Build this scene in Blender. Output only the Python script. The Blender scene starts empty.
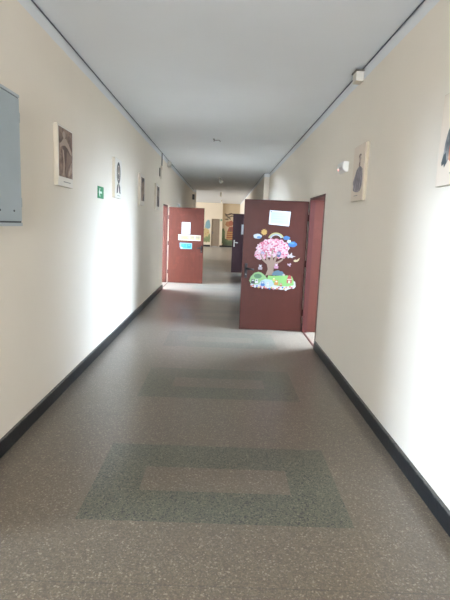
import bpy, bmesh, math, random
from mathutils import Vector, Matrix
random.seed(7)
S = bpy.context.scene
C = S.collection
PI = math.pi
XL, XR, XR2, H = -1.431, 1.276, 1.127, 3.106      # corridor faces and ceiling height
T = 0.30                                           # wall thickness

# ------------------------------------------------------------------ materials
class N:
    def __init__(s, name):
        s.m = bpy.data.materials.new(name); s.m.use_nodes = True
        s.t = s.m.node_tree; s.b = s.t.nodes['Principled BSDF']
    def n(s, typ, **kw):
        o = s.t.nodes.new(typ)
        for k, v in kw.items(): setattr(o, k, v)
        return o
    def l(s, a, b): s.t.links.new(a, b)
    def val(s, sock, v):
        if hasattr(v, 'is_linked') or isinstance(v, bpy.types.NodeSocket): s.l(v, sock)
        else: sock.default_value = v
    def math(s, op, a, b=0.0, c=None):
        o = s.n('ShaderNodeMath', operation=op); s.val(o.inputs[0], a); s.val(o.inputs[1], b)
        if c is not None: s.val(o.inputs[2], c)
        return o.outputs[0]
    def mix(s, f, a, b):
        o = s.n('ShaderNodeMix', data_type='RGBA'); s.val(o.inputs[0], f)
        for i, v in ((6, a), (7, b)):
            if isinstance(v, tuple): o.inputs[i].default_value = (*v, 1) if len(v) == 3 else v
            else: s.l(v, o.inputs[i])
        return o.outputs[2]
    def noise(s, scale, detail=3, vec=None, rough=.5):
        o = s.n('ShaderNodeTexNoise'); o.inputs['Scale'].default_value = scale
        o.inputs['Detail'].default_value = detail; o.inputs['Roughness'].default_value = rough
        if vec is not None: s.l(vec, o.inputs['Vector'])
        return o.outputs['Fac']
    def ramp(s, f, stops, interp='LINEAR'):
        o = s.n('ShaderNodeValToRGB'); o.color_ramp.interpolation = interp
        e = o.color_ramp.elements
        while len(e) < len(stops): e.new(.5)
        for i, (p, c) in enumerate(stops): e[i].position = p; e[i].color = (*c, 1)
        s.l(f, o.inputs[0]); return o.outputs[0]
    def pos(s): return s.n('ShaderNodeNewGeometry').outputs['Position']
    def obj(s): return s.n('ShaderNodeTexCoord').outputs['Object']
    def bump(s, h, strength=.1, dist=.01):
        o = s.n('ShaderNodeBump'); o.inputs['Strength'].default_value = strength; o.inputs['Distance'].default_value = dist
        s.l(h, o.inputs['Height']); s.l(o.outputs[0], s.b.inputs['Normal'])

def lin(r, g, b):
    f = lambda c: (c/255/12.92) if c/255 <= .04045 else ((c/255+.055)/1.055)**2.4
    return (f(r), f(g), f(b))

def paint(name, col, rough=.5, var=.06, scale=6, metal=0.0, bump=.04, bscale=80, spec=.5):
    k = N(name); p = k.obj()
    f = k.noise(scale, 4, p)
    d = tuple(c*(1-var*2) for c in col); e = tuple(min(1, c*(1+var)) for c in col)
    k.l(k.mix(f, d, e), k.b.inputs['Base Color'])
    k.b.inputs['Roughness'].default_value = rough; k.b.inputs['Metallic'].default_value = metal
    k.b.inputs['Specular IOR Level'].default_value = spec
    if bump: k.bump(k.noise(bscale, 3, p), bump, .003)
    return k.m

def wall_mat(name, col, band):
    k = N(name); p = k.pos()
    f = k.noise(1.3, 4, p); g = k.noise(9, 3, p)
    base = k.mix(f, tuple(c*.955 for c in col), tuple(min(1, c*1.02) for c in col))
    base = k.mix(k.math('MULTIPLY', g, .10), base, tuple(c*.85 for c in col))
    if band:
        sx = k.n('ShaderNodeSeparateXYZ'); k.l(p, sx.inputs[0])
        wob = k.math('MULTIPLY_ADD', k.noise(5, 2, p), .012, -.006)
        z = k.math('ADD', sx.outputs[2], wob)
        base = k.mix(k.math('GREATER_THAN', z, 2.998), base, lin(223, 225, 226))
    k.l(base, k.b.inputs['Base Color'])
    k.b.inputs['Roughness'].default_value = .62; k.b.inputs['Specular IOR Level'].default_value = .3
    k.bump(k.noise(45, 4, p), .06, .004)
    return k.m

def terrazzo():
    k = N('terrazzo'); p = k.pos()
    sx = k.n('ShaderNodeSeparateXYZ'); k.l(p, sx.inputs[0]); X, Y = sx.outputs[0], sx.outputs[1]
    rect = lambda v, lo, hi: k.math('MULTIPLY', k.math('GREATER_THAN', v, lo), k.math('LESS_THAN', v, hi))
    ym = k.math('FLOORED_MODULO', k.math('SUBTRACT', Y, 1.83), 1.83)       # one inlaid frame every 1.83 m
    inc = k.math('LESS_THAN', Y, 21.9)
    outer = k.math('MULTIPLY', rect(X, -.732, .767), rect(ym, .47, 1.355))
    inner = k.math('MULTIPLY', rect(X, -.443, .466), rect(ym, .768, 1.046))
    m = k.math('MULTIPLY', k.math('SUBTRACT', outer, inner), inc)
    v = k.n('ShaderNodeTexVoronoi'); v.inputs['Scale'].default_value = 125; v.inputs['Randomness'].default_value = 1
    k.l(p, v.inputs['Vector'])
    cs = k.n('ShaderNodeSeparateColor'); k.l(v.outputs['Color'], cs.inputs[0])
    v2 = k.n('ShaderNodeTexVoronoi'); v2.inputs['Scale'].default_value = 190; k.l(p, v2.inputs['Vector'])
    cs2 = k.n('ShaderNodeSeparateColor'); k.l(v2.outputs['Color'], cs2.inputs[0])
    big = k.noise(1.1, 5, p, .6)
    # brown matrix with pale chips
    br = k.ramp(cs.outputs[0], [(0, lin(86, 75, 61)), (.30, lin(97, 86, 70)), (.62, lin(105, 93, 76)), (.80, lin(114, 102, 84)), (.90, lin(143, 133, 114)), (.95, lin(110, 98, 80))], 'CONSTANT')
    br = k.mix(k.math('MULTIPLY', k.math('GREATER_THAN', cs2.outputs[1], .92), .35), br, lin(160, 152, 138))
    br = k.mix(k.math('MULTIPLY', big, .45), br, lin(90, 74, 57))
    # grey-green matrix with dark chips
    gr = k.ramp(cs.outputs[1], [(0, lin(76, 73, 57)), (.36, lin(86, 83, 65)), (.62, lin(95, 92, 72)), (.84, lin(36, 35, 30)), (.94, lin(112, 109, 88))], 'CONSTANT')
    gr = k.mix(k.math('MULTIPLY', k.math('GREATER_THAN', cs2.outputs[0], .86), .85), gr, lin(38, 38, 34))
    col = k.mix(m, br, gr)
    seam = k.math('MULTIPLY', k.math('LESS_THAN', k.math('ABSOLUTE', k.math('SUBTRACT', k.math('FLOORED_MODULO', k.math('SUBTRACT', Y, .94), 1.83), .915)), .004), .35)
    col = k.mix(seam, col, lin(60, 52, 46))
    k.l(col, k.b.inputs['Base Color'])
    k.b.inputs['Roughness'].default_value = .29
    k.b.inputs['Specular IOR Level'].default_value = .55
    k.b.inputs['Sheen Weight'].default_value = .10; k.b.inputs['Sheen Roughness'].default_value = .45
    return k.m

def door_paint(name, col, rough=.42, wear=1.0):
    k = N(name); p = k.obj()
    mp = k.n('ShaderNodeMapping'); mp.inputs['Scale'].default_value = (1, 1, .18); k.l(p, mp.inputs[0])
    f = k.noise(14, 5, mp.outputs[0], .6); g = k.noise(3.2, 4, p, .6)
    c = k.mix(f, tuple(x*(1-.14*wear) for x in col), tuple(x*(1+.12*wear) for x in col))
    c = k.mix(k.math('MULTIPLY', k.math('GREATER_THAN', g, .58), .12*wear), c, tuple(min(1, x*1.6) for x in col))
    k.l(c, k.b.inputs['Base Color']); k.b.inputs['Roughness'].default_value = rough; k.b.inputs['Specular IOR Level'].default_value = .18
    k.bump(k.noise(35, 4, mp.outputs[0]), .08, .004)
    return k.m

def blossom():
    k = N('blossom'); p = k.obj()
    v = k.n('ShaderNodeTexVoronoi'); v.inputs['Scale'].default_value = 58; k.l(p, v.inputs['Vector'])
    cs = k.n('ShaderNodeSeparateColor'); k.l(v.outputs['Color'], cs.inputs[0])
    c = k.ramp(cs.outputs[0], [(0, lin(166, 154, 158)), (.22, lin(175, 128, 139)), (.48, lin(167, 90, 113)), (.66, lin(154, 59, 86)), (.78, lin(177, 143, 151)), (.93, lin(161, 151, 154))], 'CONSTANT')
    k.l(c, k.b.inputs['Base Color']); k.b.inputs['Roughness'].default_value = .5
    return k.m

def mottled(name, cols, scale, rough=.6):
    k = N(name); p = k.obj()
    f = k.noise(scale, 4, p, .6)
    st = [(.32+.36*i/(len(cols)-1), c) for i, c in enumerate(cols)]
    k.l(k.ramp(f, st), k.b.inputs['Base Color']); k.b.inputs['Roughness'].default_value = rough
    return k.m

def base_paint():
    k = N('baseboard_paint'); p = k.pos()
    f = k.noise(22, 5, p, .65)
    sx = k.n('ShaderNodeSeparateXYZ'); k.l(p, sx.inputs[0])
    top = k.math('GREATER_THAN', k.math('ADD', sx.outputs[2], k.math('MULTIPLY_ADD', f, .05, -.025)), .108)
    c = k.mix(f, lin(13, 14, 16), lin(32, 35, 39))
    c = k.mix(k.math('MULTIPLY', top, .7), c, lin(92, 90, 86))
    k.l(c, k.b.inputs['Base Color']); k.b.inputs['Roughness'].default_value = .42
    k.bump(k.noise(30, 4, p), .2, .006)
    return k.m

M = {}
M['wall'] = wall_mat('cream_wall', lin(231, 222, 208), True)
M['hallwall'] = wall_mat('hall_wall', lin(226, 214, 194), False)
M['niche'] = wall_mat('niche_wall', lin(206, 188, 160), False)
M['room'] = wall_mat('room_wall', lin(222, 220, 212), False)
M['ceiling'] = paint('ceiling_white', lin(232, 236, 240), .7, .02, 1.5, bump=.03, spec=.2)
M['floor'] = terrazzo()
M['base'] = base_paint()
M['line'] = paint('line_grey', lin(92, 97, 108), .6, .1, bump=0)
M['door'] = door_paint('door_oxblood', lin(64, 29, 22))
M['door2'] = door_paint('door_red_brown', lin(86, 43, 33), .42, 1.9)
M['door3'] = door_paint('door_purple_brown', lin(70, 48, 54))
M['door4'] = door_paint('door_grey_beige', lin(150, 136, 120))
M['lining'] = door_paint('lining_red', lin(80, 42, 34))
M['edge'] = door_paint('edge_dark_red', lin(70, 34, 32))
M['white'] = paint('white_plastic', lin(225, 224, 218), .4, .02, bump=0)
M['cream'] = paint('cream_board', lin(224, 209, 192), .55, .04, 5, bump=.05)
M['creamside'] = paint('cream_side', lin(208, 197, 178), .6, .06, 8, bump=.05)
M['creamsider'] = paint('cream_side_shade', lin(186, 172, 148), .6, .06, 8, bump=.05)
M['mat'] = paint('print_mat', lin(226, 220, 210), .5, .02, bump=0)
M['black'] = paint('black_iron', lin(9, 9, 9), .6, .1, 20, 0, bump=0)
M['metal'] = paint('dull_metal', lin(120, 118, 118), .35, .08, 20, .8, bump=0)
M['steel'] = paint('grey_blue_steel', lin(164, 175, 180), .5, .07, 3.5, bump=.05)
M['steelrim'] = paint('grey_steel_rim', lin(176, 184, 187), .5, .05, 5, bump=.03)
M['steeldark'] = paint('seam_dark', lin(60, 66, 70), .7, .05, bump=0)
M['green'] = paint('sign_green', lin(20, 132, 78), .4, .03, bump=0)
M['signwhite'] = paint('sign_white', lin(226, 240, 230), .4, .01, bump=0)
M['paper'] = paint('paper', lin(160, 170, 181), .6, .02, bump=0)
M['paperedge'] = paint('plastic_sleeve', lin(190, 195, 200), .35, .01, bump=0)
M['ink'] = paint('faint_ink', lin(150, 160, 172), .6, .02, bump=0)
M['glass'] = None

def flat(name, rgb, rough=.5, scale=None): 
    if name not in M: M[name] = paint(name, tuple(c*(.5 if scale is None else scale) for c in lin(*rgb)), rough, .03, 12, bump=0)
    return M[name]

# ------------------------------------------------------------------ mesh helpers
def add_box(bm, x0, x1, y0, y1, z0, z1):
    v = [bm.verts.new(p) for p in ((x0,y0,z0),(x1,y0,z0),(x1,y1,z0),(x0,y1,z0),(x0,y0,z1),(x1,y0,z1),(x1,y1,z1),(x0,y1,z1))]
    for f in ((3,2,1,0),(4,5,6,7),(0,1,5,4),(1,2,6,5),(2,3,7,6),(3,0,4,7)): bm.faces.new([v[i] for i in f])
def box_bm(*bs):
    bm = bmesh.new()
    for b in bs: add_box(bm, *b)
    return bm
def add_prism(bm, pts, fn, d):
    """closed outline pts (u,v) extruded from depth 0 to d; fn(u,v,w) -> point"""
    a = [bm.verts.new(fn(u, v, 0)) for u, v in pts]; b = [bm.verts.new(fn(u, v, d)) for u, v in pts]
    bm.faces.new(a); bm.faces.new(b[::-1])
    n = len(pts)
    for i in range(n): bm.faces.new((a[i], b[i], b[(i+1) % n], a[(i+1) % n]))
def add_lathe(bm, prof, axis_o, axis, seg=20):
    ax = Vector(axis).normalized(); u = ax.orthogonal().normalized(); w = ax.cross(u); o = Vector(axis_o)
    rings = []
    for r, t in prof:
        rings.append([bm.verts.new(o + ax*t + (u*math.cos(2*PI*i/seg) + w*math.sin(2*PI*i/seg))*max(r, 1e-4)) for i in range(seg)])
    for a, b in zip(rings, rings[1:]):
        for i in range(seg): bm.faces.new((a[i], a[(i+1) % seg], b[(i+1) % seg], b[i]))
    bm.faces.new(rings[0][::-1]); bm.faces.new(rings[-1])
def add_tube(bm, pts, r, seg=10):
    pts = [Vector(p) for p in pts]; rings = []; up = None
    for i, p in enumerate(pts):
        d = (pts[min(i+1, len(pts)-1)] - pts[max(i-1, 0)]).normalized()
        if up is None: up = d.orthogonal().normalized()
        up = (up - d*up.dot(d)).normalized(); w = d.cross(up)
        rings.append([bm.verts.new(p + (up*math.cos(2*PI*k/seg) + w*math.sin(2*PI*k/seg))*r) for k in range(seg)])
    for a, b in zip(rings, rings[1:]):
        for k in range(seg): bm.faces.new((a[k], a[(k+1) % seg], b[(k+1) % seg], b[k]))
    bm.faces.new(rings[0][::-1]); bm.faces.new(rings[-1])

def obj(name, bm, mat, parent=None, bevel=0, smooth=False):
    bmesh.ops.recalc_face_normals(bm, faces=bm.faces)
    if bevel: 
        bmesh.ops.bevel(bm, geom=[e for e in bm.edges if e.calc_face_angle(0) > .6], offset=bevel, segments=2, affect='EDGES', profile=.6)
    if smooth:
        for f in bm.faces: f.smooth = True
    me = bpy.data.meshes.new(name)
    # put the origin at the base centre
    co = [v.co.copy() for v in bm.verts]
    c = Vector(((min(v.x for v in co)+max(v.x for v in co))/2, (min(v.y for v in co)+max(v.y for v in co))/2, min(v.z for v in co)))
    bmesh.ops.translate(bm, verts=bm.verts, vec=-c)
    bm.to_mesh(me); bm.free()
    if mat: me.materials.append(mat)
    o = bpy.data.objects.new(name, me); C.objects.link(o)
    if parent is not None:
        o.parent = parent; o.location = c - wloc(parent)
    else: o.location = c
    return o
def wloc(o):
    p = Vector(o.location)
    while o.parent: o = o.parent; p = p + Vector(o.location)
    return p
def tag(o, label, cat, group=None):
    o['label'] = label; o['category'] = cat
    if group: o['group'] = group
    return o
def thing(name, loc, label, cat, group=None):
    o = bpy.data.objects.new(name, None); C.objects.link(o); o.location = loc; o.empty_display_size = .1
    return tag(o, label, cat, group)
def struct(name, bm, mat, label=None, cat=None, parent=None, bevel=0):
    o = obj(name, bm, mat, parent, bevel)
    if parent is None:
        o['kind'] = 'structure'
        if label: tag(o, label, cat)
    return o
def ell(cx, cy, rx, ry, n=20, wob=0, seed=0):
    rr = random.Random(seed); ph = [rr.random()*6.28 for _ in range(3)]
    out = []
    for i in range(n):
        a = 2*PI*i/n
        k = 1 + wob*(math.sin(5*a+ph[0]) + .7*math.sin(9*a+ph[1]))/1.7
        out.append((cx + rx*k*math.cos(a), cy + ry*k*math.sin(a)))
    return out

# ------------------------------------------------------------------ the setting
Y0, Y1, HX = -6.0, 34.2, -7.0
struct('floor', box_bm((-8.2, 8.2, Y0-.3, 36, -.1, 0)), M['floor'], 'brown terrazzo corridor floor with grey-green inlaid rectangles', 'floor')
struct('ceiling', box_bm((-8.2, 8.2, Y0-.3, 36, H, H+.15)), M['ceiling'], 'plain white painted corridor ceiling', 'ceiling')

def wall_run(bm, x0, x1, ya, yb, openings):
    y = ya
    for o0, o1, oh in sorted(openings):
        add_box(bm, x0, x1, y, o0, 0, H); add_box(bm, x0, x1, o0, o1, oh, H); y = o1
    add_box(bm, x0, x1, y, yb, 0, H)
DL0 = (.9, 2.0, 2.03)            # doorway on the left just out of the frame
DL = (11.25, 12.575, 2.03)
DR = (6.09, 7.13, 2.025)
DR3 = (14.95, 15.86, 2.0)
bm = bmesh.new(); wall_run(bm, XL-T, XL, Y0, 22.2, [DL0, DL]); add_box(bm, XL, XL+.12, 21.85, 22.2, 0, H)
struct('wall_left', bm, M['wall'], 'long cream left corridor wall with white band at ceiling', 'wall')
bm = bmesh.new(); wall_run(bm, XR, XR+T, Y0, 14.0, [DR])
wall_run(bm, XR2, XR2+T+.149, 14.0, 36, [DR3])
struct('wall_right', bm, M['wall'], 'long cream right corridor wall stepping inward past the tree door', 'wall')
struct('wall_back', box_bm((XL, -1.0, Y0-.2, Y0, 0, H), (.9, XR, Y0-.2, Y0, 0, H), (-1.0, .9, Y0-.2, Y0, 0, .8), (-1.0, .9, Y0-.2, Y0, 2.75, H)), M['wall'], 'cream end wall behind the viewer', 'wall')
bm = box_bm((HX, -.88, Y1, Y1+.25, 0, H), (-.30, -.107, Y1, Y1+.4, 0, H), (-.88, -.30, Y1, Y1+.25, 1.99, H))
struct('wall_far', bm, M['hallwall'], 'beige end wall of the far hall beside the pale door', 'wall')
struct('wall_niche', box_bm((-.107, XR2, Y1+.28, Y1+.45, 0, H)), M['niche'], 'duller recessed end wall carrying the red and yellow mural', 'wall')
# far hall opens to the left
bm = box_bm((HX, XL-T, 22.0, 22.2, 0, H), (HX-.25, HX, 22.0, Y1+.25, 0, .8), (HX-.25, HX, 22.0, Y1+.25, 2.75, H), (HX-.25, HX, 22.0, 23.2, .8, 2.75), (HX-.25, HX, 33.6, Y1+.25, .8, 2.75))
struct('wall_hall_left', bm, M['hallwall'])

def room(name, side, ya, yb, xw, xd, wy0, wy1):
    """classroom shell beyond a corridor wall: xw = corridor-side face, xd = depth face with a window"""
    s = 1 if xd > xw else -1
    a, b = min(xw, xd), max(xw, xd)
    bm = box_bm((a, b, ya-.15, ya, 0, H), (a, b, yb, yb+.15, 0, H))
    o0, o1 = min(xd, xd+s*.25), max(xd, xd+s*.25)
    for q in ((ya-.15, wy0, 0, H), (wy1, yb+.15, 0, H), (wy0, wy1, 0, .85), (wy0, wy1, 2.75, H)): add_box(bm, o0, o1, *q)
    struct(name, bm, M['room'])
room('wall_room_right', 1, 3.4, 9.6, XR+T, 3.7, 5.1, 8.2)
room('wall_room_left', -1, 9.2, 15.2, XL-T, -4.0, 9.8, 14.4)
room('wall_room_far_right', 1, 13.0, 19.0, XR2+T+.15, 4.0, 13.6, 18.2)
room('wall_room_near_left', -1, -3.4, 3.6, XL-T, -7.2, -1.6, .3)

# windows: frames with glass, all beyond the frame of the photograph
k = N('window_glass'); k.b.inputs['Transmission Weight'].default_value = 1; k.b.inputs['Roughness'].default_value = 0; k.b.inputs['IOR'].default_value = 1.02
M['glass'] = k.m
DAY = (.70, .88, 1.11)
def area(name, loc, rot, sx, sy, power, col=DAY, spread=PI):
    L = bpy.data.lights.new(name, 'AREA'); L.shape = 'RECTANGLE'; L.size = sx; L.size_y = sy
    L.energy = power; L.color = col; L.spread = spread
    o = bpy.data.objects.new(name, L); C.objects.link(o); o.location = loc; o.rotation_euler = rot
    return o
wn = [0]
def window(x, y0, y1, z0, z1, s, power, n=3, col=DAY, tilt=0.0, spread=PI):
    wn[0] += 1
    xa, xb = (x+s*.10, x+s*.16); xa, xb = min(xa, xb), max(xa, xb)
    bm = box_bm((xa, xb, y0, y1, z0, z0+.06), (xa, xb, y0, y1, z1-.06, z1))
    for i in range(n+1):
        yy = y0 + (y1-y0-.06)*i/n; add_box(bm, xa, xb, yy, yy+.06, z0+.06, z1-.06)
    w = struct('window_%d' % wn[0], bm, M['white'])
    obj('pane', box_bm(((xa+xb)/2-.003, (xa+xb)/2+.003, y0+.03, y1-.03, z0+.03, z1-.03)), M['glass'], w)
    area('daylight_%d' % wn[0], (x+s*.04, (y0+y1)/2, (z0+z1)/2), (0, s*(PI/2-tilt), 0), z1-z0-.1, y1-y0-.1, power, col, spread)
P_R, P_L, P_R3, P_N, P_H, P_B = 320, 560, 130, 270, 150, 150
window(3.7, 5.1, 8.2, .85, 2.75, 1, P_R, 3, tilt=.75)
window(-4.0, 9.8, 14.4, .85, 2.75, -1, P_L, 3, tilt=.6)
window(4.0, 13.6, 18.2, .85, 2.75, 1, P_R3, 3, tilt=.6)
window(-7.2, -1.6, .3, .85, 2.75, -1, P_N, 2)
window(HX, 23.2, 33.6, .8, 2.75, -1, P_H, 6, col=(1, .98, .95))
wn[0] += 1
bm = box_bm((-1.0, .9, Y0-.14, Y0-.08, .8, .86), (-1.0, .9, Y0-.14, Y0-.08, 2.69, 2.75), (-1.0, -.94, Y0-.14, Y0-.08, .86, 2.69), (.84, .9, Y0-.14, Y0-.08, .86, 2.69), (-.08, -.02, Y0-.14, Y0-.08, .86, 2.69))
w = struct('window_%d' % wn[0], bm, M['white'])
obj('pane', box_bm((-.97, .87, Y0-.113, Y0-.107, .83, 2.72)), M['glass'], w)
area('daylight_back', (-.05, Y0-.03, 1.78), (PI/2, 0, 0), 1.8, 1.85, P_B, (.88, .95, 1.05))  # unseen end window and its lamp, added as general fill from behind
w = bpy.data.worlds.new('World'); S.world = w; w.use_nodes = True
w.node_tree.nodes['Background'].inputs[0].default_value = (.75, .86, 1, 1); w.node_tree.nodes['Background'].inputs[1].default_value = .6

# baseboards: stop at the door openings
def base_run(bm, xa, xb, ya, yb, ops):
    y = ya
    for o in sorted(ops): add_box(bm, xa, xb, y, o[0]-.01, 0, .115); y = o[1]+.01
    add_box(bm, xa, xb, y, yb, 0, .115)
bm = bmesh.new(); base_run(bm, XL, XL+.022, Y0, 21.83, [DL0, DL])
struct('baseboard_left', bm, M['base'], 'black painted baseboard along the left wall', 'baseboard', bevel=.006)
bm = bmesh.new(); base_run(bm, XR-.022, XR, Y0, 14.0, [DR]); base_run(bm, XR2-.022, XR2, 14.0, Y1+.25, [DR3])
struct('baseboard_right', bm, M['base'], 'black painted worn baseboard along the right wall', 'baseboard', bevel=.006)
struct('baseboard_far', box_bm((HX, -.92, Y1-.03, Y1, 0, .13), (-.26, -.107, Y1-.03, Y1, 0, .13), (-.107, XR2-.02, Y1+.24, Y1+.28, 0, .13)), M['base'])
# dark seam lines between walls and ceiling
bm = bmesh.new(); add_tube(bm, [(XL+.010, Y0, H-.008), (XL+.010, 21.8, H-.008)], .005, 8)
struct('trim_1', bm, M['line'], 'thin dark line along the left wall and ceiling corner', 'trim')
bm = bmesh.new(); add_tube(bm, [(XR-.010, Y0, H-.008), (XR-.010, 13.99, H-.008), (XR2-.010, 13.99, H-.008), (XR2-.010, 30, H-.008)], .005, 8)
struct('trim_2', bm, M['line'], 'thin dark line along the right wall and ceiling corner', 'trim')

# door linings (painted reveals)
def lining(name, x0, x1, op, lab, th=.03, sill_x=None):
    y0, y1, z1 = op
    bm = box_bm((x0, x1, y0, y0+th, 0, z1), (x0, x1, y1-th, y1, 0, z1), (x0, x1, y0+th, y1-th, z1-th, z1))
    o = struct(name, bm, M['lining'], lab, 'door lining', bevel=.004)
    if sill_x is not None: obj('threshold', box_bm((sill_x-.012, sill_x+.012, y0+th, y1-th, 0, .006)), M['edge'], o)
    return o
lining('trim_3', XR-.008, XR+T, DR, 'dull red painted lining of the doorway beside the blossom tree door', sill_x=XR+.01)
obj('rebate', box_bm((1.262, 1.335, 7.055, 7.099, .002, 1.99)), M['edge'], bpy.data.objects['trim_3'])  # dark strip: gap shadow at the hinge-side rebate, put into the colour
lining('trim_4', XL-T, XL-.05, DL, 'reddish lining of the left doorway by the notice door', sill_x=XL-.01)
lining('trim_5', XR2-.008, XR2+T+.149, DR3, 'dark lining of the doorway by the purple-brown door')
lining('trim_6', XL-T, XL+.008, DL0, 'reddish lining of a doorway out of frame')

# ------------------------------------------------------------------ doors
def lever(parent, x, yf, z, s, m, hgt=.2, name='door_handle'):
    """lever handle on a door face that looks to -y; s = +1 lever points to +x"""
    bm = bmesh.new()
    add_box(bm, x-.02, x+.02, yf-.008, yf, z-hgt/2, z+hgt/2)
    h = obj(name, bm, m, parent, .003)
    bm = bmesh.new()
    add_tube(bm, [(x, yf-.004, z+.035), (x, yf-.05, z+.035), (x+s*.012, yf-.056, z+.035), (x+s*.06, yf-.056, z+.031), (x+s*.115, yf-.052, z+.022)], .013, 10)
    obj('lever', bm, m, h, smooth=True)
    bm = bmesh.new(); add_lathe(bm, [(.009, 0), (.009, .004), (.006, .006)], (x, yf-.008, z-.055), (0, -1, 0), 12)
    obj('keyhole', bm, M['metal'], h)
    return h
def hinges(parent, x, y, zs):
    for z in zs:
        bm = bmesh.new(); add_lathe(bm, [(.009, 0), (.012, .006), (.012, .09), (.009, .1)], (x, y, z), (0, 0, 1), 12)
        obj('hinge', bm, M['edge'], parent)
def door(name, x0, x1, yf, z0, z1, m, lab, th=.04):
    o = struct(name, box_bm((x0, x1, yf, yf+th, z0, z1)), m, lab, 'door', bevel=.003)
    return o
DF = 7.082
d1 = door('door_1', .298, 1.250, DF, .012, 1.972, M['door'], 'oxblood red open door bearing a blossom tree picture')
lever(d1, .362, DF, .915, 1, M['black'], .22)
hinges(d1, 1.259, DF+.01, (.25, 1.0, 1.68))
LF = 12.50
d2 = door('door_2', -1.44, -.515, LF, .012, 1.992, M['door2'], 'red-brown open door on the left with three notices')
lever(d2, -.565, LF, .925, -1, M['black'], .19)
hinges(d2, -1.449, LF+.01, (.25, 1.0, 1.68))
RF = 15.82
d3 = door('door_3', .305, 1.105, RF, .012, 1.965, M['door3'], 'dark purple-brown open door behind the blossom tree door')
lever(d3, .372, RF, .99, 1, M['white'], .22)
hinges(d3, 1.113, RF+.01, (.25, 1.68))
d4 = door('door_4', -.85, -.33, Y1+.05, .01, 1.96, M['door4'], 'pale grey-beige closed narrow door in the far end wall')
obj('door_frame', box_bm((-.88, -.85, Y1-.02, Y1+.12, 0, 1.99), (-.33, -.30, Y1-.02, Y1+.12, 0, 1.99), (-.85, -.33, Y1-.02, Y1+.12, 1.96, 1.99)), M['door4'], d4)
obj('rail', box_bm((-.62, -.58, Y1+.035, Y1+.05, .01, 1.96)), M['door4'], d4)
lever(d4, -.79, Y1+.05, 1.0, 1, M['metal'], .18)

# ------------------------------------------------------------------ sheets and stickers on the doors
def face_y(yf): return lambda u, v, w: (u, yf - w, v)
F1 = lambda off: face_y(DF - off)
def sticker(name, pts, m, off, parent=None, d=.0015, yf=DF):
    bm = bmesh.new(); add_prism(bm, pts, face_y(yf-off), d); return obj(name, bm, m, parent)
def rect(x0, x1, z0, z1): return [(x0, z0), (x1, z0), (x1, z1), (x0, z1)]

s = sticker('paper_notice', [(.668, 1.618), (.972, 1.600), (.985, 1.812), (.675, 1.824)], M['paperedge'], 0)
tag(s, 'white landscape paper notice pinned above the blossom tree picture', 'notice')
sticker('sheet', [(.690, 1.636), (.958, 1.620), (.965, 1.797), (.695, 1.806)], M['paper'], .0015, s, .0008)
for i in range(4):
    z = 1.775 - i*.035
    sticker('writing', [(.71, z), (.71+(.15, .22, .19, .16)[i], z-.008), (.71+(.15, .22, .19, .16)[i], z-.002), (.71, z+.006)], M['ink'], .0023, s, .0003)
bm = bmesh.new(); add_lathe(bm, [(.006, 0), (.009, .004), (.006, .008)], (.694, DF-.002, 1.805), (0, -1, 0), 12); obj('drawing_pin', bm, M['metal'], s)

tr = thing('tree_sticker', (.70, DF, .85), 'pink blossom tree sticker with a brown trunk on the oxblood door', 'sticker')
crown = [(.485,1.20),(.478,1.14),(.52,1.10),(.565,1.085),(.60,1.105),(.63,1.09),(.66,1.12),(.70,1.13),(.75,1.12),(.79,1.14),(.84,1.11),(.875,1.13),(.92,1.115),(.955,1.14),(.99,1.19),(.975,1.235),(1.005,1.28),(.975,1.32),(.955,1.36),(.915,1.36),(.885,1.40),(.84,1.395),(.80,1.415),(.755,1.40),(.71,1.415),(.665,1.39),(.625,1.395),(.595,1.36),(.55,1.34),(.535,1.30),(.505,1.28),(.515,1.24)]
sticker('crown', crown, blossom(), .0005, tr)
BR = flat('bark', (158, 132, 116), .7, .6)
trunk = [(.655,.845),(.69,.86),(.76,.86),(.80,.85),(.775,.93),(.785,1.0),(.84,1.04),(.905,1.09),(.935,1.15),(.925,1.155),(.89,1.105),(.83,1.07),(.80,1.06),(.815,1.12),(.865,1.20),(.852,1.208),(.79,1.14),(.768,1.08),(.755,1.14),(.76,1.25),(.742,1.25),(.725,1.13),(.705,1.08),(.675,1.13),(.655,1.23),(.64,1.225),(.65,1.13),(.662,1.075),(.62,1.10),(.575,1.18),(.562,1.172),(.60,1.08),(.672,1.02),(.69,.95)]
sticker('trunk', trunk, BR, .002, tr)
ow = sticker('owl', ell(.845, 1.18, .035, .045, 16), flat('owl_blue', (92, 104, 150)), .003, tr)
sticker('owl_face', ell(.845, 1.19, .02, .018, 12), flat('owl_pale', (190, 180, 200)), .0045, ow)
sticker('nest', ell(.60, 1.19, .03, .025, 12), flat('lilac', (176, 170, 200)), .003, tr)
rr = random.Random(3)
BL = [flat('petal_white', (244, 232, 236)), flat('petal_rose', (214, 92, 128)), flat('petal_pale', (240, 196, 208))]
for i in range(42):
    a = rr.random()*6.28; q = math.sqrt(rr.random())
    x, z = .74 + .235*q*math.cos(a), 1.265 + .125*q*math.sin(a)
    if z < 1.15 and .6 < x < .88: z += .1
    sticker('blossom', ell(x, z, .013, .013, 10, .18, i), BL[i % 3], .0035, tr, .001)

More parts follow.
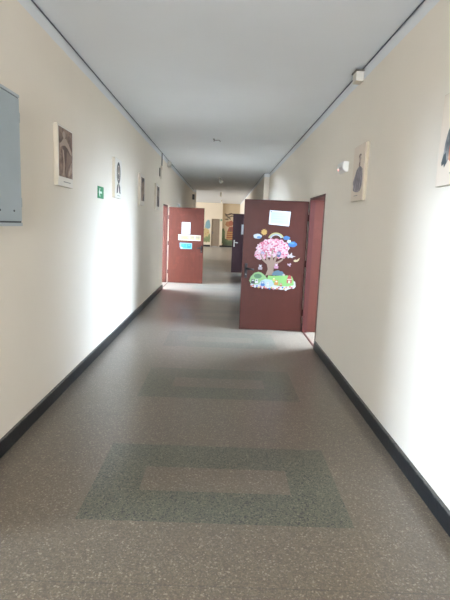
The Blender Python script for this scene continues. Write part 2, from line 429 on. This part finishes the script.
su = [(.606+(.052 if i % 2 == 0 else .034)*math.cos(PI*i/10+.1), 1.500+(.052 if i % 2 == 0 else .034)*math.sin(PI*i/10+.1)) for i in range(20)]
tag(sticker('sun_sticker', su, flat('sun_yellow', (222, 178, 92)), 0), 'yellow sun sticker with short rays left of the rainbow', 'sticker')
def cloud(pts, mm, lab, mark=None):
    s = sticker('cloud_sticker', pts, mm, 0); tag(s, lab, 'sticker', 'cloud stickers around the blossom tree')
    if mark: sticker('highlight', *mark, .0015, s, .001)
cb, cw = flat('cloud_blue', (46, 120, 190)), flat('cloud_white', (214, 226, 238))
cloud(ell(.512, 1.435, .062, .036, 22, .08, 1), cw, 'white and blue cloud sticker under the sun, left of tree', (ell(.535, 1.420, .034, .018, 14), flat('cloud_mid', (104, 158, 210))))
cloud(ell(.945, 1.425, .052, .030, 22, .1, 2), cb, 'blue cloud sticker at the right end of the rainbow')
cloud(ell(.985, 1.375, .030, .026, 20, .1, 5), cw, 'small white cloud sticker between the two blue clouds')
cloud(ell(1.040, 1.335, .066, .042, 22, .1, 3), cb, 'largest blue cloud sticker, right of the blossom crown', (ell(1.03, 1.35, .04, .014, 14), flat('cloud_light', (86, 160, 220))))
rb = thing('rainbow_sticker', (.79, DF, 1.40), 'pale rainbow sticker arched over the blossom crown', 'sticker')
for i, c in enumerate(((206, 190, 120), (186, 196, 150), (150, 180, 190), (206, 206, 214))):
    r0, r1 = .122-.012*i, .110-.012*i
    pts = [(.79+r0*math.cos(a), 1.395+.105*(r0/.122)*math.sin(a)) for a in [PI*(.12+.80*j/16) for j in range(17)]]
    pts += [(.79+r1*math.cos(a), 1.395+.105*(r1/.122)*math.sin(a)) for a in [PI*(.92-.80*j/16) for j in range(17)]]
    sticker('band', pts, flat('rainbow%d' % i, c), 0, rb)
tag(sticker('bird_sticker', [(.965,1.165),(.985,1.205),(1.005,1.175),(1.04,1.215),(1.045,1.17),(1.10,1.155),(1.06,1.145),(1.05,1.13),(1.01,1.14),(.985,1.125)], flat('bird_white', (208, 202, 206)), 0), 'white flying bird sticker just right of the blossom crown', 'sticker', 'bird stickers right of the tree')
tag(sticker('bird_sticker', [(1.07,1.095),(1.095,1.11),(1.12,1.105),(1.16,1.14),(1.15,1.10),(1.13,1.08),(1.095,1.072),(1.075,1.082)], flat('bird_cream', (216, 206, 160)), 0), 'cream flying bird sticker nearest the hinge side of the tree door', 'sticker', 'bird stickers right of the tree')
tag(sticker('butterfly_sticker', [(.98,1.045),(1.005,1.04),(1.03,1.055),(1.04,1.035),(1.025,1.02),(1.03,1.0),(1.012,1.005),(1.0,1.02),(.985,1.02)], flat('butterfly_lilac', (196, 176, 190)), 0), 'small pale butterfly sticker below the white bird', 'sticker')

md = thing('meadow_sticker', (.77, DF, .62), 'green flowery meadow sticker with animals at the foot of the blossom tree', 'sticker')
sticker('border', [(.44,.70),(.47,.675),(.52,.68),(.56,.665),(.62,.672),(.68,.655),(.74,.668),(.80,.65),(.86,.655),(.91,.645),(.95,.65),(.98,.63),(1.01,.652),(1.05,.668),(1.10,.67),(1.125,.70),(1.115,.77),(1.07,.80),(.80,.80),(.60,.80),(.45,.76)], flat('white_border', (222, 226, 230)), .0005, md)
sticker('hill', [(.418,.765),(.44,.83),(.49,.885),(.55,.905),(.60,.892),(.66,.845),(.69,.80),(.66,.74),(.58,.72),(.50,.71),(.44,.73)], flat('meadow_green', (150, 196, 128)), .002, md)
sticker('hill', [(.69,.80),(.70,.855),(.78,.85),(.88,.86),(1.0,.865),(1.06,.855),(1.09,.79),(1.095,.72),(1.0,.70),(.88,.70),(.76,.715)], flat('meadow_lime', (142, 204, 110)), .0022, md)
sticker('path', [(.55,.71),(.60,.77),(.66,.80),(.76,.79),(.80,.72),(.76,.69),(.66,.685)], flat('path_pale', (190, 214, 214)), .0034, md)
sticker('grove', ell(.545, .84, .06, .035, 16, .06, 4), flat('grove_green', (88, 134, 96)), .0036, md)
hs = sticker('house', [(.985,.75),(1.06,.75),(1.06,.80),(1.045,.86),(1.02,.875),(1.0,.855),(.985,.80)], flat('house_red', (190, 66, 62)), .0036, md)
sticker('doorway', rect(1.005, 1.04, .75, .79), flat('house_cream', (226, 214, 196)), .005, hs)
sticker('wall_panel', rect(.992, 1.055, .80, .815), flat('house_cream', (226, 214, 196)), .005, hs)
def animal(name, x, z, s, col, col2, off=.005):
    a = sticker(name, [(x-.8*s, z-s), (x+.8*s, z-s), (x+.9*s, z-.1*s), (x+.5*s, z+.35*s), (x+.7*s, z+.9*s), (x+.4*s, z+1.2*s), (x+.2*s, z+.95*s), (x-.2*s, z+.95*s), (x-.4*s, z+1.2*s), (x-.7*s, z+.9*s), (x-.5*s, z+.35*s), (x-.9*s, z-.1*s)], col, off, md)
    sticker('muzzle', ell(x, z+.5*s, .4*s, .3*s, 10), col2, off+.0015, a, .001)
W_ = flat('animal_white', (232, 232, 232))
animal('rabbit', .815, 1.0, .036, flat('rabbit_pink', (214, 150, 180)), W_)
animal('mouse', .575, .975, .036, flat('mouse_grey', (176, 164, 172)), W_)
hg = sticker('hedgehog', [(.755,.86),(.765,.90),(.79,.925),(.82,.935),(.85,.94),(.88,.925),(.91,.925),(.935,.895),(.95,.86)], flat('hedgehog_teal', (86, 124, 146)), .004, md)
sticker('muzzle', ell(.935, .872, .02, .016, 10), flat('hedgehog_pale', (190, 180, 170)), .0055, hg)
animal('panda', .475, .755, .033, flat('panda_dark', (56, 58, 64)), W_)
animal('badger', .53, .76, .028, W_, flat('panda_dark', (56, 58, 64)))
animal('bluebird', .625, .725, .034, flat('bluebird', (64, 124, 196)), W_)
animal('kitten', .70, .725, .026, flat('kitten_white', (226, 230, 236)), flat('kitten_rose', (220, 170, 176)))
animal('fox', .83, .75, .036, flat('fox_orange', (220, 150, 70)), W_)
animal('duckling', .79, .80, .022, flat('duck_yellow', (226, 208, 110)), W_)
animal('squirrel', .90, .72, .024, flat('squirrel_red', (200, 110, 80)), W_)
FC = [(226, 110, 60), (210, 60, 84), (240, 240, 244), (70, 120, 200), (236, 200, 90), (226, 140, 170), (244, 244, 246)]
for i in range(24):
    x = .455 + .64*i/23; z = .684 - .028*math.sin(PI*min(1, max(0, (x-.46)/.62))) + (.016 if i % 2 else 0)
    f = sticker('flower', ell(x, z, .0135, .0135, 12, .15, i), flat('flower%d' % (i % 7), FC[i % 7]), .0065, md, .001)

md.location.y -= .0065                            # its card stands proud of the trunk
# notices on the left door
L_ = lambda *a, **k: sticker(*a, yf=LF, **k)
tag(L_('paper_notice', rect(-1.095, -.872, 1.305, 1.612), M['paperedge'], 0), 'blank white portrait sheet at the top of the left red-brown door', 'notice')
y = tag(L_('paper_notice', [(-1.182, 1.142), (-.590, 1.138), (-.590, 1.284), (-1.182, 1.292)], flat('notice_cream', (240, 236, 214)), 0), 'wide pale yellow notice strip across the left red-brown door', 'notice')
L_('title_panel', rect(-1.155, -.895, 1.165, 1.262), flat('notice_yellow', (244, 224, 160)), .0015, parent=y, d=.001)
for i, (u0, u1, z) in enumerate(((-1.13, -.93, 1.24), (-1.10, -.95, 1.215), (-1.13, -.92, 1.19))):
    L_('writing', rect(u0, u1, z-.006, z+.006), flat('orange_ink', (222, 178, 110)), .0025, parent=y, d=.0005)
for i in range(2):
    x0 = -.872 + .14*i
    L_('picture_panel', rect(x0, x0+.115, 1.165, 1.262), flat('panel_pale', (226, 206, 150)), .0015, parent=y, d=.001)
    for j in range(3):
        L_('picture_figure', rect(x0+.012+.034*j, x0+.034+.034*j, 1.20, 1.25), flat('panel_grey', (176, 170, 160)), .0025, parent=y, d=.0005)
b = tag(L_('sign', [(-1.142, 1.075), (-1.138, .965), (-1.112, .915), (-.816, .920), (-.816, 1.072)], flat('sign_pale', (150, 206, 232)), 0), 'bright blue sign with a cut corner under the yellow strip', 'sign')
L_('blue_panel', rect(-1.098, -.842, .945, 1.045), flat('sign_blue', (30, 160, 220)), .0015, parent=b, d=.001)
for x0, x1, z0, z1 in ((-1.075, -1.01, .995, 1.03), (-.985, -.94, .96, 1.035), (-.915, -.865, .99, 1.03), (-1.06, -1.0, .96, .975)):
    L_('symbol', rect(x0, x1, z0, z1), flat('sign_light', (96, 200, 240)), .0025, parent=b, d=.0005)
L_('corner', ell(-1.085, .945, .022, .022, 12), flat('sign_white2', (236, 240, 244)), .0025, parent=b, d=.0005)
tag(sticker('paper_notice', rect(.592, .700, 1.295, 1.618), M['paperedge'], 0, yf=RF), 'white upright paper strip on the dark purple-brown door', 'notice')

# ------------------------------------------------------------------ pictures on the walls
def left_map(x): return lambda u, v, w: (x + w, u, v)
def right_map(x): return lambda u, v, w: (x - w, u, v)
def picture(name, side, y0, y1, z0, z1, label, t=.035):
    """box panel on a wall; returns (root, put) where put(name, outline, material, layer) draws a flat piece in 0..1 panel coordinates (u left-to-right as seen)"""
    x = XL if side < 0 else XR
    fm = left_map(x) if side < 0 else right_map(x)
    bm = bmesh.new(); add_prism(bm, rect(y0, y1, z0, z1), fm, t)
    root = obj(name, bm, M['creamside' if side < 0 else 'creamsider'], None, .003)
    tag(root, label, 'picture', 'panel pictures along the corridor walls')
    ff = left_map(x+t) if side < 0 else right_map(x-t)
    def put(nm, pts, m, lay=0, parent=root, d=.001, k=1.0, c=.44):
        pts = [(.5+(u-c)*k, v) for u, v in pts] if k != 1 else pts
        W_, H_ = y1-y0, z1-z0
        q = [((y0+u*W_) if side < 0 else (y1-u*W_), z0+v*H_) for u, v in pts]
        bm = bmesh.new(); base = lay*.001
        add_prism(bm, q, (lambda u, v, w: ff(u, v, base+w)), d); return obj(nm, bm, m, parent)
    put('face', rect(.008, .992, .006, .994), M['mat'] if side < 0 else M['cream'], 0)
    return root, put
sep = mottled('sepia_print', [lin(72, 56, 50), lin(128, 106, 94), lin(176, 152, 136)], 9)
sepd = flat('sepia_dark', (70, 54, 50)); sepl = flat('sepia_light', (196, 174, 158), .5, .8); sepm = flat('sepia_mid', (150, 126, 112), .5, .8)
grey_ink = flat('grey_ink', (92, 78, 74)); tan = flat('tan_ink', (176, 150, 128)); dk = flat('print_dark', (66, 56, 54))
txt = flat('caption', (178, 172, 164))
# sepia photograph with a hat-like arch
r, put = picture('wall_picture', -1, 4.04, 4.43, 1.853, 2.355, 'sepia brown print on cream panel beside the grey cabinet')
im = put('print', rect(.06, .965, .16, .965), sep, 1)
put('hat', [(.12,.69),(.24,.73),(.36,.80),(.52,.81),(.70,.74),(.90,.62),(.94,.55),(.80,.58),(.62,.66),(.45,.69),(.28,.67),(.15,.63)], sepl, 2, im)
put('head', ell(.40, .86, .10, .06, 16), sepl, 2, im)
put('shade', [(.30,.67),(.45,.69),(.62,.66),(.80,.58),(.72,.48),(.60,.50),(.50,.42),(.40,.30),(.36,.48)], flat('sepia_shade', (104, 82, 74), .5, .9), 2, im)
put('fold', [(.28,.62),(.36,.60),(.42,.40),(.40,.18),(.30,.18),(.34,.40)], sepl, 3, im)
put('fold', [(.56,.60),(.64,.58),(.60,.36),(.50,.18),(.44,.18),(.52,.36)], sepm, 3, im)
put('fold', [(.86,.42),(.93,.46),(.74,.22),(.66,.17),(.70,.26)], sepl, 3, im)
put('shade', [(.62,.34),(.96,.50),(.96,.58),(.78,.55),(.60,.62)], sepm, 3, im)
put('caption', rect(.35, .82, .075, .088), txt, 1)
# line figure with a hooded oval and open coat
r, put = picture('wall_picture', -1, 6.12, 6.51, 1.870, 2.37, 'pale panel with an outlined looping figure, right of the green sign')
def ring(cx, cy, rx, ry, th, n=24):
    o = ell(cx, cy, rx, ry, n); i_ = ell(cx, cy, rx-th, ry-th*.6, n)
    return o + [o[0]] , i_
def put_ring(nm, cx, cy, rx, ry, th, m, lay, parent):
    n = 24
    o = ell(cx, cy, rx, ry, n); i_ = ell(cx, cy, rx-th, ry-th*.7, n)
    put(nm, o[:n//2+1] + i_[:n//2+1][::-1], m, lay, parent); put(nm, o[n//2:] + [o[0]] + [i_[0]] + i_[n//2:][::-1], m, lay, parent)
body = put('figure', [(.40,.86),(.30,.74),(.28,.62),(.34,.46),(.44,.38),(.34,.32),(.26,.12),(.36,.14),(.46,.27),(.56,.29),(.64,.14),(.74,.12),(.70,.30),(.58,.38),(.70,.48),(.76,.62),(.72,.76),(.62,.86),(.52,.90)], flat('figure_pale', (200, 184, 168), .5, .9), 1)
put_ring('outline', .51, .65, .27, .27, .11, grey_ink, 2, body)
put('outline', [(.22,.12),(.30,.32),(.46,.39),(.44,.28),(.38,.14)], dk, 2, body)
put('outline', [(.80,.12),(.74,.30),(.55,.39),(.57,.26),(.64,.14)], dk, 2, body)
put('face_patch', ell(.51, .72, .10, .08, 14), tan, 2, body)
put('beard', ell(.51, .56, .08, .07, 14), grey_ink, 2, body)
put('caption', rect(.35, .75, .06, .072), txt, 1)
# two dark portraits further on
r, put = picture('wall_picture', -1, 7.93, 8.36, 1.850, 2.365, 'cream panel with brown portrait, third picture along the left wall')
im = put('print', rect(.22, .93, .15, .90), mottled('portrait_print', [lin(110, 94, 84), lin(156, 136, 120), lin(180, 160, 144)], 7), 1)
put('hair', [(.3,.72),(.4,.86),(.6,.89),(.92,.88),(.92,.68),(.8,.78),(.55,.78),(.42,.70)], dk, 2, im)
put('coat', [(.50,.16),(.92,.16),(.92,.42),(.78,.38),(.66,.30)], dk, 2, im)
put('face_patch', ell(.55, .66, .14, .11, 16), tan, 2, im)
r, put = picture('wall_picture', -1, 9.76, 10.26, 1.84, 2.365, 'cream panel with dark portrait, picture nearest the left doorway')
im = put('print', rect(.28, .95, .12, .90), mottled('portrait_print_grey', [lin(92, 84, 78), lin(136, 122, 112), lin(176, 160, 146)], 7), 1)
put('hair', [(.45,.70),(.5,.86),(.92,.89),(.94,.66),(.80,.76),(.62,.76)], dk, 2, im)
put('coat', [(.45,.13),(.94,.13),(.94,.50),(.76,.44),(.58,.34)], dk, 2, im)
put('face_patch', ell(.64, .62, .15, .12, 16), tan, 2, im)
# right wall: grey-violet gown
r, put = picture('wall_picture', 1, 4.365, 4.76, 1.855, 2.37, 'cream panel with a grey-violet robed figure on the right wall', t=.028)
g = put('gown', [(.42,.60),(.33,.56),(.24,.44),(.16,.36),(.20,.28),(.19,.21),(.28,.18),(.36,.165),(.5,.155),(.62,.18),(.68,.26),(.70,.36),(.68,.48),(.62,.58),(.52,.62)], mottled('gown_print', [lin(124, 116, 122), lin(148, 140, 146), lin(172, 162, 164)], 12), 1, k=1.45)
for i, (x0, x1) in enumerate(((.30, .24), (.40, .37), (.50, .50), (.58, .62))):
    put('fold', [(x0+.08, .56), (x0+.095, .56), (x1+.02, .20), (x1-.005, .20)], flat('gown_fold', (120, 112, 120), .5, .85), 2, g, k=1.45)
put('glove', ell(.22, .345, .05, .045, 12), flat('gown_pale', (196, 186, 184)), 2, g, k=1.45)
put('neck', [(.44,.62),(.46,.70),(.44,.76),(.50,.80),(.56,.76),(.53,.70),(.54,.62)], flat('neck_pale', (200, 180, 166), .5, .9), 2, g, k=1.45)
put('hair', [(.44,.76),(.43,.80),(.48,.835),(.54,.83),(.58,.79),(.54,.80),(.49,.80)], flat('brown_ink', (140, 116, 104), .5, .9), 3, g, k=1.45)
put('sash', [(.46,.66),(.49,.69),(.53,.68),(.51,.63),(.48,.60)], flat('brown_ink', (140, 116, 104), .5, .9), 3, g, k=1.45)
put('caption', rect(.26, .58, .095, .105), txt, 1)
# right wall, cut by the picture edge: dark cloak with red
r, put = picture('wall_picture', 1, 2.475, 2.87, 1.852, 2.37, 'large cream panel with dark cloak and red, nearest on right wall', t=.028)
g = put('cloak', [(.22,.30),(.14,.26),(.18,.36),(.20,.46),(.26,.58),(.34,.66),(.46,.70),(.60,.70),(.74,.62),(.82,.46),(.84,.26),(.70,.22),(.60,.28),(.44,.24),(.36,.30),(.30,.24)], mottled('cloak_print', [lin(60, 64, 68), lin(110, 114, 116), lin(168, 168, 166)], 10), 1)
put('dress', [(.34,.28),(.44,.24),(.60,.28),(.66,.40),(.62,.54),(.50,.60),(.40,.52),(.35,.40)], mottled('dress_print', [lin(150, 62, 56), lin(186, 108, 90), lin(206, 164, 136)], 14), 2, g)
put('head', ell(.50, .76, .09, .08, 16), flat('neck_pale', (200, 180, 166), .5, .9), 2, g)
put('fringe', [(.14,.26),(.16,.22),(.22,.24),(.24,.20),(.30,.24),(.26,.36),(.20,.34)], flat('cloak_fringe', (110, 124, 128)), 2, g)
put('caption', rect(.42, .62, .12, .13), txt, 1)

# ------------------------------------------------------------------ electric cabinet
cx = XL+.12
cab = thing('electric_cabinet', (XL, 2.78, 1.52), 'grey-blue metal electric cabinet on the left wall', 'cabinet')
obj('body', box_bm((XL+.001, cx, 2.42, 3.08, 1.521, 2.322)), M['steelrim'], cab, .004)
dr = obj('cabinet_door', box_bm((cx+.002, cx+.016, 2.44, 3.07, 1.552, 2.298)), M['steel'], cab, .004)
obj('bottom_lip', box_bm((XL+.001, cx+.014, 2.42, 3.082, 1.521, 1.542)), M['steelrim'], cab, .003)
obj('top_lip', box_bm((XL+.001, cx+.014, 2.42, 3.082, 2.304, 2.322)), M['steelrim'], cab, .003)
obj('seam', box_bm((cx, cx+.008, 2.43, 3.077, 1.542, 1.552)), M['steeldark'], cab)
obj('seam', box_bm((cx, cx+.008, 2.43, 3.077, 2.298, 2.304)), M['steeldark'], cab)
for z in (1.64, 2.16):
    bm = bmesh.new(); add_lathe(bm, [(.005, 0), (.006, .004), (.006, .056), (.005, .06)], (cx+.006, 3.086, z), (0, 0, 1), 12); obj('hinge', bm, M['steelrim'], cab)
for yy in (2.77, 2.955):
    bm = bmesh.new(); add_lathe(bm, [(.007, 0), (.007, .003), (.004, .005)], (cx+.016, yy, 1.615), (1, 0, 0), 12); obj('screw', bm, M['steeldark'], dr)

# ------------------------------------------------------------------ exit signs
ex = tag(obj('exit_sign', box_bm((XL+.001, XL+.008, 5.41, 5.66, 1.824, 1.958)), M['green'], None, .002), 'green exit sign with white arrow on the left wall', 'sign', 'green exit signs')
fm = left_map(XL+.008)
def on(nm, pts, parent, d=.0008):
    bm = bmesh.new(); add_prism(bm, pts, fm, d); obj(nm, bm, M['signwhite'], parent)
# white arrow pointing left, and a broken field behind it
on('arrow', [(5.440,1.891),(5.480,1.938),(5.506,1.938),(5.486,1.903),(5.575,1.903),(5.575,1.879),(5.486,1.879),(5.506,1.844),(5.480,1.844)], ex)
fx = tag(obj('exit_sign', box_bm((-.250, -.125, Y1-.02, Y1, 1.855, 1.975)), M['green'], None, .002), 'small green exit sign beside the pale far door', 'sign', 'green exit signs')
bm = bmesh.new(); add_prism(bm, [(-.235,1.915),(-.205,1.945),(-.205,1.925),(-.145,1.925),(-.145,1.905),(-.205,1.905),(-.205,1.885)], face_y(Y1-.02), .002); obj('arrow', bm, M['signwhite'], fx)

# ------------------------------------------------------------------ small fittings
det = thing('motion_detector', (XR, 5.2, 2.23), 'small white motion detector with red light on the right wall', 'detector')
bm = bmesh.new()
add_prism(bm, [(0, 2.285), (0, 2.185), (.03, 2.178), (.055, 2.20), (.065, 2.245), (.055, 2.285)], lambda u, v, w: (XR-.001-u, 5.04+w, v), .26)
obj('housing', bm, M['white'], det, .006)
bm = bmesh.new(); add_prism(bm, [(.040, 2.192), (.058, 2.206), (.066, 2.232), (.058, 2.232)], lambda u, v, w: (XR-u-.002, 5.07+w, v), .19); obj('lens', bm, flat('lens_grey', (206, 202, 200), .4, 1.0), det)
k = N('red_lamp'); k.b.inputs['Base Color'].default_value = (.75, .42, .38, 1); k.b.inputs['Emission Color'].default_value = (1, .4, .3, 1); k.b.inputs['Emission Strength'].default_value = .2
bm = bmesh.new(); add_lathe(bm, [(.014, 0), (.014, .004), (.008, .010)], (XR-.063, 5.225, 2.213), (-1, 0, -.4), 12); obj('indicator_light', bm, k.m, det)

bx = thing('junction_box', (XR, 4.55, 2.95), 'beige junction box under the ceiling on the right wall', 'box', 'boxes under the ceiling line')
obj('box_body', box_bm((XR-.075, XR-.001, 4.74, 4.87, 2.985, 3.072)), flat('box_beige', (206, 200, 188), .5, 1.0), bx, .006)
obj('bracket', box_bm((XR-.085, XR-.001, 4.73, 4.88, 3.072, 3.086)), flat('box_dark', (110, 104, 94), .5, .8), bx, .002)  # dark slab standing in for the shadow on top of the box
bx = thing('junction_box', (XL, 11.9, 2.93), 'small pale junction box under the ceiling above the left doorway', 'box', 'boxes under the ceiling line')
obj('box_body', box_bm((XL+.001, XL+.08, 11.86, 12.02, 2.93, 3.06)), flat('box_beige', (206, 200, 186)), bx, .006)
obj('cover', box_bm((XL+.08, XL+.086, 11.875, 12.005, 2.945, 3.045)), M['white'], bx, .002)

cb_ = thing('wall_conduit', (XL, 10.6, 2.5), 'thin vertical cable conduit above the last picture on the left wall', 'conduit')
bm = bmesh.new(); add_tube(bm, [(XL+.012, 10.77, 3.09), (XL+.012, 10.77, 2.80)], .010, 10); obj('cable', bm, flat('conduit_grey', (120, 118, 114)), cb_)
bm = bmesh.new(); add_tube(bm, [(XL+.010, 10.66, 2.76), (XL+.010, 10.66, 2.52)], .008, 10); obj('cable', bm, M['creamside'], cb_)
obj('cable_box', box_bm((XL+.001, XL+.03, 10.63, 10.80, 2.74, 2.81)), M['cream'], cb_, .004)
bm = bmesh.new(); add_tube(bm, [(XL+.010, 10.45, 2.74), (XL+.010, 10.45, 2.56)], .012, 10); obj('cable', bm, flat('conduit_grey', (120, 118, 114)), cb_)

db = thing('alarm_box', (XL, 21.2, 2.67), 'small dark box high on the shadowed left wall before the hall', 'box')
obj('box_body', box_bm((XL+.001, XL+.09, 21.1, 21.45, 2.64, 2.86)), flat('box_black', (48, 46, 46)), db, .01)
obj('cover', box_bm((XL+.02, XL+.07, 21.094, 21.1, 2.68, 2.82)), flat('box_grey', (80, 78, 78)), db)
es = thing('emergency_light', (XL, 14.6, 2.05), 'small white fitting on the left wall over the red-brown door', 'light')
obj('housing', box_bm((XL+.001, XL+.05, 14.45, 14.75, 2.05, 2.16)), M['white'], es, .01)
obj('diffuser', box_bm((XL+.05, XL+.07, 14.47, 14.73, 2.065, 2.145)), M['paperedge'], es, .006)

# ceiling: bare hook first, then bulbs in holders
hk = thing('ceiling_hook', (-.18, 8.84, H), 'bare bent wire hook in the ceiling nearest the viewer', 'hook')
bm = bmesh.new(); add_lathe(bm, [(.022, 0), (.022, .006), (.012, .014)], (-.235, 8.84, H), (0, 0, -1), 14); obj('plate', bm, M['metal'], hk)
bm = bmesh.new(); add_tube(bm, [(-.235, 8.84, H-.01), (-.237, 8.84, H-.045), (-.225, 8.84, H-.03), (-.20, 8.84, H-.022), (-.14, 8.84, H-.02), (-.125, 8.84, H-.028), (-.122, 8.84, H-.05)], .006, 8); obj('wire', bm, M['metal'], hk, smooth=True)
G_ = flat('globe_glass', (236, 232, 220), .25, 1)
def lamp(y, lab, tilt=0):
    r = thing('ceiling_lamp', (-.19, y, H), lab, 'lamp', 'bare bulb ceiling lamps')
    bm = bmesh.new(); add_lathe(bm, [(.07, 0), (.07, .018), (.05, .032)], (-.19, y, H), (0, 0, -1), 20); obj('ceiling_rose', bm, M['white'], r)
    ax = Vector((tilt, -.1, -1)).normalized()
    bm = bmesh.new(); add_lathe(bm, [(.034, 0), (.036, .05), (.042, .07), (.036, .085)], Vector((-.19, y, H-.025)), ax, 18); obj('lamp_holder', bm, flat('holder', (210, 202, 186), .5, .9), r)
    bm = bmesh.new(); add_lathe(bm, [(.022, 0)] + [(.058*math.sin(a), .058-.058*math.cos(a)+.012) for a in [PI*j/10 for j in range(4, 11)]], Vector((-.19, y, H-.025))+ax*.075, ax, 20); obj('bulb', bm, G_, r, smooth=True)
lamp(15.64, 'tilted bare bulb lamp, nearest of the three ceiling lamps', .55)
lamp(22.6, 'bare bulb lamp, middle of the three ceiling lamps')
lamp(29.5, 'bare bulb lamp, farthest of the three ceiling lamps, in the hall')

# ------------------------------------------------------------------ murals in the far hall
def wallpaint(nm, pts, m, yf, lay, parent): 
    bm = bmesh.new(); add_prism(bm, pts, face_y(yf-.0015-.002*lay), .002); return obj(nm, bm, m, parent)
ml = thing('mural', (-1.3, Y1, .2), 'faded blue and green painted mural left of the pale far door', 'mural')
fade = lambda c: tuple(int(a*.62+b*.38) for a, b in zip(c, (208, 192, 166)))
P = lambda n, p, c, l=0: wallpaint(n, p, flat('mural_'+n+str(c), fade(c), .6, .85), Y1, l, ml)
P('ground', [(-1.75,.45),(-1.3,.30),(-.95,.32),(-.95,.9),(-1.2,1.1),(-1.5,1.0),(-1.75,1.1)], (206, 192, 140))
P('water', [(-1.75,1.85),(-1.45,1.75),(-1.38,1.55),(-1.6,1.45),(-1.75,1.5)], (120, 184, 214))
P('water', [(-1.36,1.30),(-1.28,1.75),(-1.15,1.92),(-1.02,1.88),(-.95,1.55),(-.96,1.34),(-1.1,1.26)], (94, 168, 206))
P('path', [(-1.5,1.1),(-1.3,1.35),(-1.05,1.2),(-.98,.9),(-1.15,.6),(-1.35,.7)], (216, 196, 128), 1)
for x, z, rx, rz in ((-1.55,.75,.12,.3),(-1.2,.52,.13,.22),(-1.02,.60,.08,.3),(-1.38,.48,.1,.16)):
    P('bush', ell(x, z, rx, rz, 18, .15, int(x*-100)), (104, 138, 84), 2)
for x, z in ((-1.62,.8),(-1.28,.9),(-1.12,1.0),(-1.4,1.2)): P('blossom', ell(x, z, .05, .05, 10), (206, 130, 90), 3)
NY = Y1+.28
mr = thing('mural', (.3, NY, .2), 'red and yellow painted mural with dark branches behind the purple-brown door', 'mural')
P = lambda n, p, c, l=0: wallpaint(n, p, flat('murals_'+n+str(c), fade(c), .6, .7), NY, l, mr)
P('foliage', [(-.1,.25),(.62,.22),(.9,.3),(.9,.55),(.4,.5),(.12,.62),(.10,1.05),(.02,1.35),(-.1,1.3)], (70, 108, 70))
P('foliage', [(-.09,.6),(.0,.7),(.12,1.1),(.05,1.22),(-.08,1.0)], (96, 140, 96), 1)
P('branch', [(.03,2.42),(.25,2.36),(.5,2.46),(.85,2.36),(.86,2.28),(.55,2.34),(.3,2.26),(.1,2.30)], (72, 58, 50), 1)
P('branch', [(.08,2.22),(.3,2.14),(.45,1.96),(.5,2.0),(.42,2.14),(.62,2.2),(.9,2.1),(.9,2.2),(.6,2.28),(.35,2.2),(.14,2.28)], (84, 70, 58), 1)
P('branch', [(.02,2.0),(.2,2.05),(.36,1.98),(.3,1.92),(.14,1.96)], (84, 70, 58), 1)
for x, z in ((.2,2.3),(.45,2.38),(.62,2.24),(.33,2.1),(.75,2.2)): P('leaves', ell(x, z, .13, .05, 16, .2, int(x*99)), (74, 76, 58), 0)
P('balloon', ell(.34, 1.66, .22, .2, 20, .08, 9), (200, 116, 70), 1)
P('balloon', ell(.52, 1.72, .16, .2, 20, .08, 8), (186, 76, 54), 2)
P('tower', [(.22,.55),(.88,.52),(.86,1.2),(.62,1.5),(.40,1.45),(.26,1.1)], (176, 52, 44), 1)
for i in range(4): P('stripe', rect(.235+.01*i, .87, .60+.15*i, .66+.15*i), (224, 184, 76), 2)
P('tower_shade', [(.44,1.1),(.6,1.12),(.62,1.4),(.48,1.42)], (116, 48, 42), 2)
P('grass', [(-.05,.135),(.9,.135),(.9,.34),(.6,.42),(.3,.32),(.05,.44)], (52, 84, 56), 2)

# ------------------------------------------------------------------ camera
f, pitch, yaw, roll = 470.57, .1578, .0091, .0406
cp, sp, cy, sy, cr, sr = math.cos(pitch), math.sin(pitch), math.cos(yaw), math.sin(yaw), math.cos(roll), math.sin(roll)
F = Vector((sy*cp, cy*cp, -sp)); R = Vector((cy, -sy, 0)); U = R.cross(F)
R2 = cr*R + sr*U; U2 = -sr*R + cr*U
cam = bpy.data.cameras.new('camera'); co = bpy.data.objects.new('camera', cam); C.objects.link(co)
cam.sensor_fit = 'VERTICAL'; cam.sensor_height = 36; cam.lens = 36*f/600; cam.clip_start = .05
m = Matrix((R2, U2, -F)).transposed().to_4x4(); m.translation = (0, 0, 1.58); co.matrix_world = m
S.camera = co
S.view_settings.view_transform = 'Standard'; S.view_settings.look = 'None'; S.view_settings.gamma = 1
S.view_settings.use_curve_mapping = False; S.view_settings.exposure = 2.08
S.cycles.max_bounces = 10; S.cycles.diffuse_bounces = 7; S.cycles.glossy_bounces = 4
